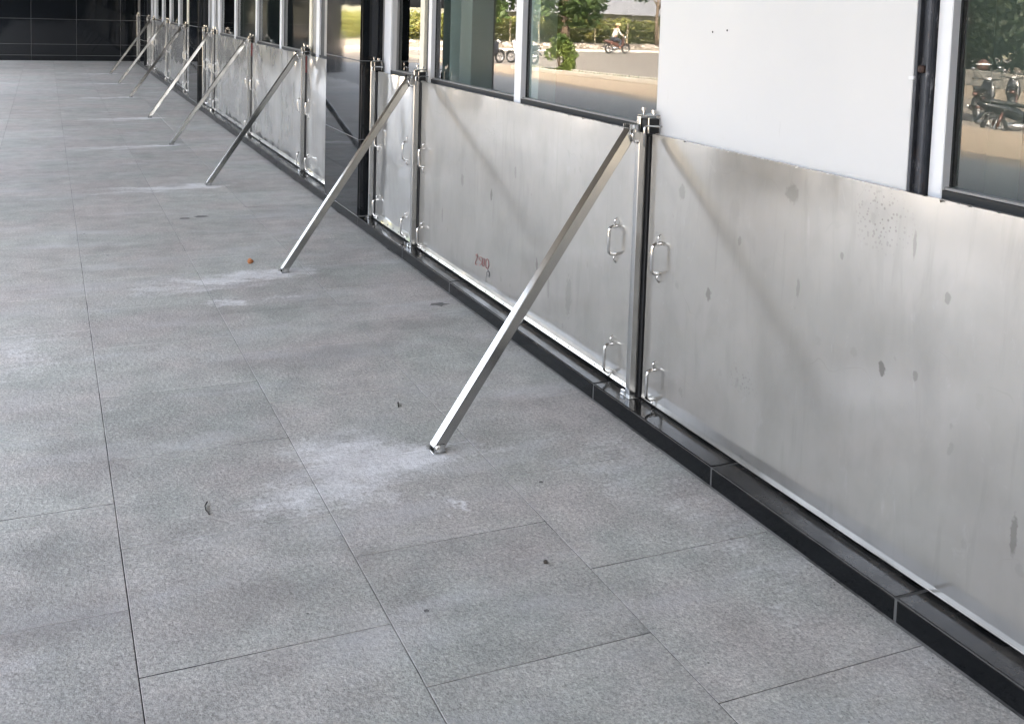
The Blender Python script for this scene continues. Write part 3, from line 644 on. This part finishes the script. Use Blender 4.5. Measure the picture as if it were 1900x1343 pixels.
def strut(yt, foot, label):
    fx, fy = foot
    t = thing('brace_strut', label, 'brace strut', (fx, fy, 0), 'diagonal struts bracing the flood barrier')
    top = Vector((.030, yt+.010, 1.092)); bot = Vector((fx+.002, fy, .010))
    q = MB(); q.beam(bot, top, .040, .040, Vector((0, 1, 0)), .003); q.build('tube', M['strut'], t)
    # foot bracket: two cheeks, base plate, bolt
    bk = MB(); bk.box(fx-.010, fx+.030, fy-.0225, fy-.0205, .0035, .030, 0); bk.build('cheek_plate', M['steel'], t)
    bk = MB(); bk.box(fx-.010, fx+.030, fy+.0205, fy+.0225, .0035, .030, 0); bk.build('cheek_plate', M['steel'], t)
    bk = MB(); bk.box(fx-.014, fx+.034, fy-.026, fy+.026, .0005, .0034, .001); bk.build('base_plate', M['steel'], t)
    bk = MB(); bk.tube([(fx+.004, fy-.036, .018), (fx+.004, fy+.036, .018)], .006, 8); bo = bk.build('bolt', M['rod'], t)
    for s_ in (-1, 1):
        bk = MB(); bk.tube([(fx+.004, fy+s_*.0228, .018), (fx+.004, fy+s_*.031, .018)], .0105, 6); bk.build('nut', M['rod'], bo)
    bk = MB(); bk.tube([(fx-.018, fy+.024, .0034), (fx-.018, fy+.024, .014)], .007, 6); bk.build('anchor_bolt', M['rod'], t)
    # head bracket on the post
    for s_ in (-.0235, .0255):
        bk = MB(); bk.box(.012, .0555, yt+.010+s_-.0012, yt+.010+s_+.0012, 1.060, 1.118); bk.build('head_lug', M['steel'], t)
    bk = MB(); bk.tube([(.030, yt-.022, 1.095), (.030, yt+.042, 1.095)], .0055, 8); bk.build('hinge_bolt', M['rod'], t)
    bk = MB(); bk.tube([(.024, yt-.020, 1.10), (.018, yt-.024, 1.075), (.028, yt-.024, 1.052), (.045, yt-.022, 1.05)], .004, 6); bk.build('clip_ring', M['rod'], t, True)
    return t
SL = ['nearest and longest-looking diagonal stainless strut, its foot in the large dusty patch', 'second nearest diagonal stainless strut, crossing in front of the closest column',
      'diagonal strut braced to the first red-sealed post beyond the closest column', 'diagonal strut braced to the post between the two rippled panels',
      'diagonal strut crossing in front of the second column narrow panel', 'diagonal strut braced to the first post beyond the second column',
      'second farthest diagonal strut, in front of the two far panels', 'farthest diagonal strut, nearest to the black end wall']
for (ft, y, l) in zip(FEET, POSTS[1:], SL): strut(y, ft, l)

# small litter on the floor
def litter(name, label, cat, mb, mat, smooth=False): tag(mb.build(name, M[mat], None, smooth), label, cat)
litter('brick_chip', 'small orange brick chip lying beside the dust of the second strut', 'chip', MB().blob((-.88, 6.18, .012), .016, 3, .5), 'pebble')
litter('twig', 'thin curved dark twig lying left of the large dusty patch', 'twig', MB().tube([(-1.535, 3.12, .004), (-1.542, 3.15, .006), (-1.54, 3.18, .005), (-1.53, 3.205, .004)], .0022, 5), 'twig')
litter('twig', 'short straight dark twig lying just behind the large dusty patch', 'twig', MB().tube([(-.745, 3.75, .004), (-.735, 3.79, .005)], .003, 5), 'twig')
litter('grit', 'dark crumb of grit on the floor in the foreground, right of center', 'grit', MB().blob((-.71, 2.52, .004), .007, 5, .5, 1), 'twig')
litter('leaf_scrap', 'dark flattened scrap on the floor close to the kerb below the handwriting', 'scrap', MB().blob((-.12, 5.03, .0015), .03, 6, .8, 2, (1.5, .9, .04)), 'scrap')
litter('leaf_scrap', 'larger dark flat scrap lying left of the second strut in the middle distance', 'scrap', MB().blob((-.97, 7.64, .0015), .034, 7, .8, 2, (1.4, 1.0, .04)), 'scrap')
litter('leaf_scrap', 'smaller dark flat scrap beside the larger one in the middle distance', 'scrap', MB().blob((-1.08, 7.60, .0015), .024, 8, .8, 2, (1.5, 1.0, .04)), 'scrap')
litter('paper_scrap', 'tiny white paper scrap at the foot of the kerb in the bottom right corner', 'scrap', MB().blob((-.05, 1.06, .004), .014, 9, .6, 1, (1.2, 1.4, .2)), 'board')

rg = random.Random(21); gr = MB()
for k in range(520):
    near = rg.random()**2
    y = 1.0+rg.random()**1.6*13; x = -.012-abs(rg.gauss(0, .03)) if k % 3 else rg.uniform(-2.3, -.05)
    r_ = rg.uniform(.0012, .0042); a = rg.uniform(0, 6.28)
    c_, s__ = math.cos(a)*r_, math.sin(a)*r_
    gr.add([(x-c_, y-s__, .0006), (x+s__, y-c_, .0006), (x+c_, y+s__, .0006), (x-s__, y+c_, .0006), (x, y, r_*.9)], [(0, 1, 4), (1, 2, 4), (2, 3, 4), (3, 0, 4), (3, 2, 1, 0)])
stuff(gr.build('grit_crumbs', M['scrap']))

# ------------------------------------------------------------------ street seen in the glass
def leaf_cloud(mb, rnd, centre, rad, n, size, flat=1.0):
    for _ in range(n):
        while True:
            v = Vector((rnd.uniform(-1, 1), rnd.uniform(-1, 1), rnd.uniform(-1, 1)))
            if v.length <= 1: break
        v = v*(.55+.45*rnd.random()) if v.length < .5 else v
        p = Vector(centre)+Vector((v.x*rad, v.y*rad, v.z*rad*flat))
        a = Vector((rnd.gauss(0, 1), rnd.gauss(0, 1), rnd.gauss(0, 1))).normalized(); b = a.orthogonal().normalized(); s_ = size*rnd.uniform(.6, 1.4)
        mb.add([p-a*s_, p+b*s_*.45, p+a*s_, p-b*s_*.45], [(0, 1, 2, 3)])
def tree(x, y, h, rad, low, label, seed, n=26, per=120, size=.22, trunk=.22, mat='leaf'):
    rnd = random.Random(seed); t = thing('tree', label, 'tree', (x, y, STREET), 'trees across the street')
    q = MB(); q.tube([(x, y, STREET), (x+.1, y, STREET+h*.25), (x-.05, y+.1, STREET+h*.5), (x+.1, y, STREET+h*.8)], [trunk*1.25, trunk, trunk*.8, trunk*.3], 9)
    for _ in range(6):
        a = rnd.uniform(0, 6.28); z0 = h*rnd.uniform(.3, .6)
        q.tube([(x, y, STREET+z0), (x+math.cos(a)*rad*.4, y+math.sin(a)*rad*.4, STREET+z0+h*.12), (x+math.cos(a)*rad*.8, y+math.sin(a)*rad*.8, STREET+z0+h*.17)], [trunk*.45, trunk*.3, trunk*.1], 6)
    q.build('trunk', M['bark'], t, True)
    c = MB()
    for _ in range(n):
        a = rnd.uniform(0, 6.28); rr = rad*math.sqrt(rnd.random()); z = low+(h-low)*rnd.random()**.8
        rr *= math.sin(math.pi*min(.97, max(.12, (z-low)/(h-low)*.85+.15)))**.6
        leaf_cloud(c, rnd, (x+math.cos(a)*rr, y+math.sin(a)*rr, STREET+z), rad*.36, per, size, .75)
    c.build('crown', M[mat], t); return t
tree(-31.9, 68.1, 8.5, 4.2, 2.0, 'large dark tree mirrored in the middle of the pane left of the white board', 11, 34, 150, .26, .26)
tree(-25.5, 66.6, 8.0, 3.4, 1.6, 'dense tree mirrored in the pane next to the mirrored pillar', 12, 26, 130, .26)
tree(-37.4, 64.4, 8.0, 2.2, 2.6, 'slender tree mirrored against the white board edge', 13, 14, 110, .22, .12)
tree(-36.5, 36.0, 9.0, 5.5, .6, 'broad dark tree mirrored in the right-hand window, farther one', 14, 46, 260, .15, .22, 'leaf_shade')
tree(-35.0, 27.0, 9.0, 5.5, .5, 'broad dark tree mirrored in the right-hand window behind the low wall', 15, 46, 260, .15, .22, 'leaf_shade')
tree(-36.0, 19.0, 8.5, 5.0, .6, 'broad dark tree mirrored near the right edge of the right-hand window', 16, 46, 260, .15, .22, 'leaf_shade')
tree(-45.0, 45.0, 9.5, 5.5, .8, 'dark tree standing beyond the low roadside wall', 17, 30, 150, .32, .22, 'leaf_shade')

# scrub field, shed, fence
rnd = random.Random(5); sc_ = MB()
for _ in range(900):
    u = rnd.random(); x = -18-u*34; y = (75 if x > -36 else 73-(-36-x)*.4)+rnd.random()**1.4*16
    leaf_cloud(sc_, rnd, (x, y, STREET+rnd.uniform(.3, 1.5)), rnd.uniform(.5, 1.0), 34, .17, .8)
stuff(sc_.build('scrub', M['scrub']))
sh = thing('shed', 'low grey roofed shed mirrored above the scrub field', 'shed', (-58, 106, STREET))
q = MB(); q.box(-72, -42, 104, 112, STREET, STREET+2.3); q.build('wall', M['shedwall'], sh)
q = MB(); q.add([(-73, 102.5, STREET+2.3), (-41, 102.5, STREET+2.3), (-41, 108, STREET+5.2), (-73, 108, STREET+5.2), (-73, 113.5, STREET+2.3), (-41, 113.5, STREET+2.3), (-73, 102.5, STREET+2.2), (-41, 102.5, STREET+2.2), (-41, 113.5, STREET+2.2), (-73, 113.5, STREET+2.2)],
      [(0, 1, 2, 3), (3, 2, 5, 4), (6, 9, 8, 7), (0, 6, 7, 1), (4, 5, 8, 9), (0, 3, 4, 9, 6), (1, 7, 8, 5, 2)]); q.build('roof', M['roof'], sh)
fn = thing('fence', 'row of pale wooden posts with wire along the scrub field, mirrored in the glass', 'fence', (-30, 72, STREET))
fp = [(-20.5, 70.8), (-23.3, 71.0), (-26.1, 71.2), (-29.0, 71.3), (-31.4, 71.4), (-33.9, 71.5), (-36.3, 71.6), (-38.5, 70.6), (-40.6, 69.4), (-42.8, 68.0)]
for i, (x, y) in enumerate(fp):
    hh = random.Random(i).uniform(1.5, 1.9); q = MB(); q.tube([(x, y, STREET), (x+random.Random(i+50).uniform(-.06, .06), y, STREET+hh)], .065, 7); q.build('post', M['wood'], fn)
for z in (.6, 1.1, 1.5):
    q = MB(); q.tube([(x, y-.07, STREET+z) for x, y in fp], .008, 4); q.build('wire', M['alloy'], fn)
# rubble heap bits along the verge
rb = MB()
for i in range(120):
    x = -18-rnd.random()*26; y = 58+rnd.random()*8; rb.blob((x, y, STREET+.13), rnd.uniform(.08, .35), i, .5, 1, (1.2, 1, .6))
stuff(rb.build('rubble', M['rubble']))
kb = MB(); kb.box(-62, -10, 56.9, 57.19, STREET-.1, STREET+.13, .02); struct(kb.build('far_kerb', M['kerbstone']))
lw = MB(); lw.beam((-33.2, 37, STREET+.3), (-26.5, 16, STREET+.3), .22, .62, Vector((1, .3, 0)), .02)
tag(lw.build('low_wall', M['wall']), 'low pale concrete wall mirrored across the right-hand window', 'wall')

# planted bush in a stone edged pit on the terrace edge
pit = thing('tree_pit', 'long low stone edged planting bed at the terrace edge', 'planter', (-9.7, 22.0, 0))
def along(t_, o_): # line of the terrace edge
    a_ = Vector((-10.0, 21.2, 0)); b_ = Vector((-9.25, 25.0, 0)); d_ = (b_-a_); n__ = Vector((d_.y, -d_.x, 0)).normalized(); return a_+d_*t_+n__*o_
for o_ in (.0, .55):
    q = MB(); q.beam(along(-.6, o_)+Vector((0, 0, .05)), along(1, o_)+Vector((0, 0, .05)), .1, .1, Vector((0, 0, 1)), .01); q.build('edging', M['kerbstone'], pit)
q = MB()
for k in range(500):
    p = along(rnd.uniform(-.55, .95), rnd.uniform(.1, .48)); hgt = rnd.uniform(.05, .16); a = rnd.uniform(0, 3.14)
    q.add([p+Vector((math.cos(a)*.02, math.sin(a)*.02, .0)), p-Vector((math.cos(a)*.02, math.sin(a)*.02, 0)), p+Vector((rnd.uniform(-.05, .05), rnd.uniform(-.05, .05), hgt))], [(0, 1, 2)])
stuff(q.build('grass', M['leaf_bush'], pit))
bs = thing('bush', 'leafy green bush growing at the terrace edge, mirrored in the glass', 'bush', (-9.45, 23.6, 0))
q = MB()
for k in range(5): q.tube([(-9.45, 23.6, 0), (-9.45+rnd.uniform(-.25, .25), 23.6+rnd.uniform(-.25, .25), .45)], [.02, .008], 5)
q.build('stem', M['bark'], bs)
q = MB()
for k in range(24):
    a = rnd.uniform(0, 6.28); z = rnd.uniform(.1, .85); rr = .42*(1-z*.75)*math.sqrt(rnd.random())
    leaf_cloud(q, rnd, (-9.45+math.cos(a)*rr, 23.6+math.sin(a)*rr, z), .17, 60, .06)
q.build('foliage', M['leaf_bush'], bs)

# motorbikes
def wheel(parent, x, side=0):
    q = MB(); q.tube([(x+.245*math.cos(t_), 0, .29+.245*math.sin(t_)) for t_ in [i*math.pi/12 for i in range(24)]], .048, 8, True)
    q.v = [(a, b*.95, c) for a, b, c in q.v]; wl_ = q.build('wheel', M['tyre'], parent, True)
    q = MB(); q.tube([(x+.195*math.cos(t_), 0, .29+.195*math.sin(t_)) for t_ in [i*math.pi/10 for i in range(20)]], .018, 6, True)
    for k in range(5):
        a = k*2*math.pi/5; q.tube([(x, 0, .29), (x+.19*math.cos(a), 0, .29+.19*math.sin(a))], [.022, .013], 5)
    q.tube([(x, -.07, .29), (x, .07, .29)], .035, 8); q.build('rim', M['alloy'], wl_, True)
def bike(name, label, body='black_paint', accent='black_paint'):
    t = thing(name, label, 'motorbike', (0, 0, 0), 'motorbikes parked on the street')
    wheel(t, .62); wheel(t, -.60)
    q = MB(); q.loft([((-.98, 0, .78), .03, .03), ((-.8, 0, .74), .09, .09), ((-.45, 0, .68), .12, .13), ((-.1, 0, .56), .13, .14), ((.12, 0, .42), .12, .12), ((.28, 0, .42), .14, .10), ((.34, 0, .44), .08, .06)], 12); q.build('body', M[body], t, True)
    q = MB(); q.loft([((.30, 0, .48), .15, .10), ((.36, 0, .62), .19, .16), ((.40, 0, .78), .17, .14), ((.44, 0, .92), .12, .08), ((.45, 0, 1.0), .10, .03)], 12); q.build('leg_shield', M[accent], t, True)
    q = MB(); q.loft([((-.88, 0, .84), .08, .03), ((-.6, 0, .83), .13, .05), ((-.25, 0, .79), .13, .05), ((.02, 0, .74), .09, .04)], 10); q.build('seat', M['seat'], t, True)
    q = MB(); q.loft([((-.35, 0, .34), .09, .05), ((-.1, 0, .33), .12, .09), ((.12, 0, .33), .12, .08), ((.22, 0, .34), .08, .05)], 10); q.build('engine', M['alloy'], t, True)
    for s_ in (-1, 1):
        q = MB(); q.tube([(.62, s_*.075, .29), (.50, s_*.075, .62), (.43, s_*.05, .86)], .022, 7); q.build('fork_leg', M['alloy'], t, True)
        q = MB(); q.tube([(-.60, s_*.09, .30), (-.50, s_*.10, .62)], .026, 7); q.build('shock', M['red_paint'], t, True)
        q = MB(); q.tube([(.38, s_*.30, 1.05), (.34, s_*.33, 1.18), (.33, s_*.34, 1.24)], .007, 5); mi = q.build('mirror', M['seat'], t, True)
        q = MB(); q.blob((.33, s_*.36, 1.27), .06, 1, 0, 1, (.3, 1, .65)); q.build('mirror_glass', M['alloy'], mi, True)
    q = MB(); q.tube([(.25, -.36, 1.02), (.36, -.24, 1.03), (.40, 0, .99), (.36, .24, 1.03), (.25, .36, 1.02)], .016, 7); q.build('handlebar', M['seat'], t, True)
    q = MB(); q.blob((.50, 0, .96), .11, 2, 0, 2, (.8, 1, .9)); q.build('headlight', M['white_paint'], t, True)
    q = MB(); q.loft([((.92, 0, .42), .03, .01), ((.80, 0, .56), .065, .02), ((.62, 0, .61), .07, .03), ((.44, 0, .56), .05, .02)], 8); q.build('front_fender', M[accent], t, True)
    q = MB(); q.loft([((-.55, 0, .64), .07, .03), ((-.85, 0, .58), .08, .03), ((-1.02, 0, .42), .07, .02)], 8); q.build('rear_fender', M['seat'], t, True)
    q = MB(); q.tube([(.05, -.13, .24), (-.3, -.15, .24), (-.45, -.16, .30), (-.9, -.18, .40)], [.02, .025, .045, .05], 8); q.build('exhaust', M['alloy'], t, True)
    q = MB(); q.tube([(-.05, .12, .2), (-.02, .22, .02)], .012, 6); q.build('side_stand', M['alloy'], t)
    q = MB(); q.blob((-.98, 0, .70), .06, 2, 0, 1, (.5, 1.2, .8)); q.build('tail_light', M['red_paint'], t, True)
    return t
def place(o, x, y, rz, z=STREET): o.location = (x, y, z); o.rotation_euler = (0, 0, rz)
place(bike('motorbike', 'black motorbike mirrored beside the dark pillar, parked on the street'), -15.9, 43.6, math.radians(160))
place(bike('motorbike', 'white and black motorbike mirrored next to the mullion, parked on the street', 'black_paint', 'white_paint'), -17.4, 43.4, math.radians(60))
place(bike('motorbike', 'black motorbike with silver wheels mirrored at the right edge of the photo', 'black_paint', 'black_paint'), -16.3, 15.7, math.radians(200))
place(bike('motorbike', 'black motorbike with a helmet on its mirror, mirrored in the right-hand window', 'black_paint', 'black_paint'), -19.5, 19.6, math.radians(150))
place(bike('motorbike', 'black motorbike parked behind the helmeted one, mirrored in the right-hand window', 'black_paint', 'black_paint'), -21.2, 20.2, math.radians(140))
place(bike('motorbike', 'black and white motorbike near the low wall, mirrored in the right-hand window', 'black_paint', 'white_paint'), -22.6, 20.0, math.radians(165))
rb_ = bike('motorbike', 'red motorbike ridden along the far kerb by a man in a straw hat', 'red_paint', 'red_paint'); place(rb_, -28.9, 55.1, math.radians(175))
rb_['group'] = ''
del rb_['group']

hl = thing('helmet', 'red and white helmet hanging on a motorbike mirror, seen in the right-hand window', 'helmet', (-19.2, 19.4, .5))
q = MB(); q.blob((-19.2, 19.4, .5), .15, 4, .06, 2, (1.1, .9, 1)); q.v = [v for v in q.v]; q.build('shell', M['red_paint'], hl, True)
q = MB(); q.tube([(-19.2+.172*math.cos(a), 19.4+.142*math.sin(a), .52) for a in [i*math.pi/10 for i in range(20)]], .022, 6, True); q.build('stripe', M['white_paint'], hl, True)
# rider
def skinned(name, joints, edges, mat, parent):
    me = bpy.data.meshes.new(name); me.from_pydata([j[0] for j in joints], edges, []); o = bpy.data.objects.new(name, me); C.collection.objects.link(o)
    md = o.modifiers.new('skin', 'SKIN'); me.skin_vertices or None
    for sv, j in zip(me.skin_vertices[0].data, joints): sv.radius = (j[1], j[1])
    me.skin_vertices[0].data[0].use_root = True
    sb = o.modifiers.new('sub', 'SUBSURF'); sb.levels = 1; sb.render_levels = 1
    me.materials.append(mat); o.parent = parent; return o
man = thing('person', 'man in straw hat and grey shirt riding the red motorbike, mirrored in glass', 'person', (0, 0, 0))
J = [((-.25, 0, .92), .13), ((-.22, 0, 1.12), .14), ((-.12, 0, 1.36), .15), ((-.04, 0, 1.50), .07), ((.0, 0, 1.62), .10), ((.01, 0, 1.72), .085),
     ((-.08, .18, 1.42), .065), ((.02, .26, 1.18), .05), ((.24, .33, 1.05), .04), ((-.08, -.18, 1.42), .065), ((.02, -.26, 1.18), .05), ((.24, -.33, 1.05), .04),
     ((-.22, .12, .86), .10), ((.14, .20, .80), .075), ((.05, .19, .38), .05), ((.17, .19, .31), .04), ((-.22, -.12, .86), .10), ((.14, -.20, .80), .075), ((.05, -.19, .38), .05), ((.17, -.19, .31), .04)]
E_ = [(0, 1), (1, 2), (2, 3), (3, 4), (4, 5), (2, 6), (6, 7), (7, 8), (2, 9), (9, 10), (10, 11), (0, 12), (12, 13), (13, 14), (14, 15), (0, 16), (16, 17), (17, 18), (18, 19)]
skinned('body', J, E_, M['skin'], man)
skinned('shirt', [((-.25, 0, .90), .165), ((-.22, 0, 1.12), .175), ((-.12, 0, 1.36), .18), ((-.06, 0, 1.46), .09), ((-.08, .18, 1.42), .085), ((.02, .26, 1.18), .068), ((.19, .315, 1.075), .052), ((-.08, -.18, 1.42), .085), ((.02, -.26, 1.18), .068), ((.19, -.315, 1.075), .052)],
        [(0, 1), (1, 2), (2, 3), (2, 4), (4, 5), (5, 6), (2, 7), (7, 8), (8, 9)], M['shirt'], man)
skinned('trousers', [((-.25, 0, .90), .15), ((-.22, .12, .86), .12), ((.14, .20, .80), .095), ((.05, .19, .42), .068), ((-.22, -.12, .86), .12), ((.14, -.20, .80), .095), ((.05, -.19, .42), .068)], [(0, 1), (1, 2), (2, 3), (0, 4), (4, 5), (5, 6)], M['trousers'], man)
q = MB(); q.tube([(.0, 0, 1.695), (.0, 0, 1.71), (.0, 0, 1.715), (.0, 0, 1.80), (.0, 0, 1.815)], [.25, .24, .13, .11, .05], 14); q.build('hat', M['straw'], man, True)
place(man, -28.9, 55.1, math.radians(175))
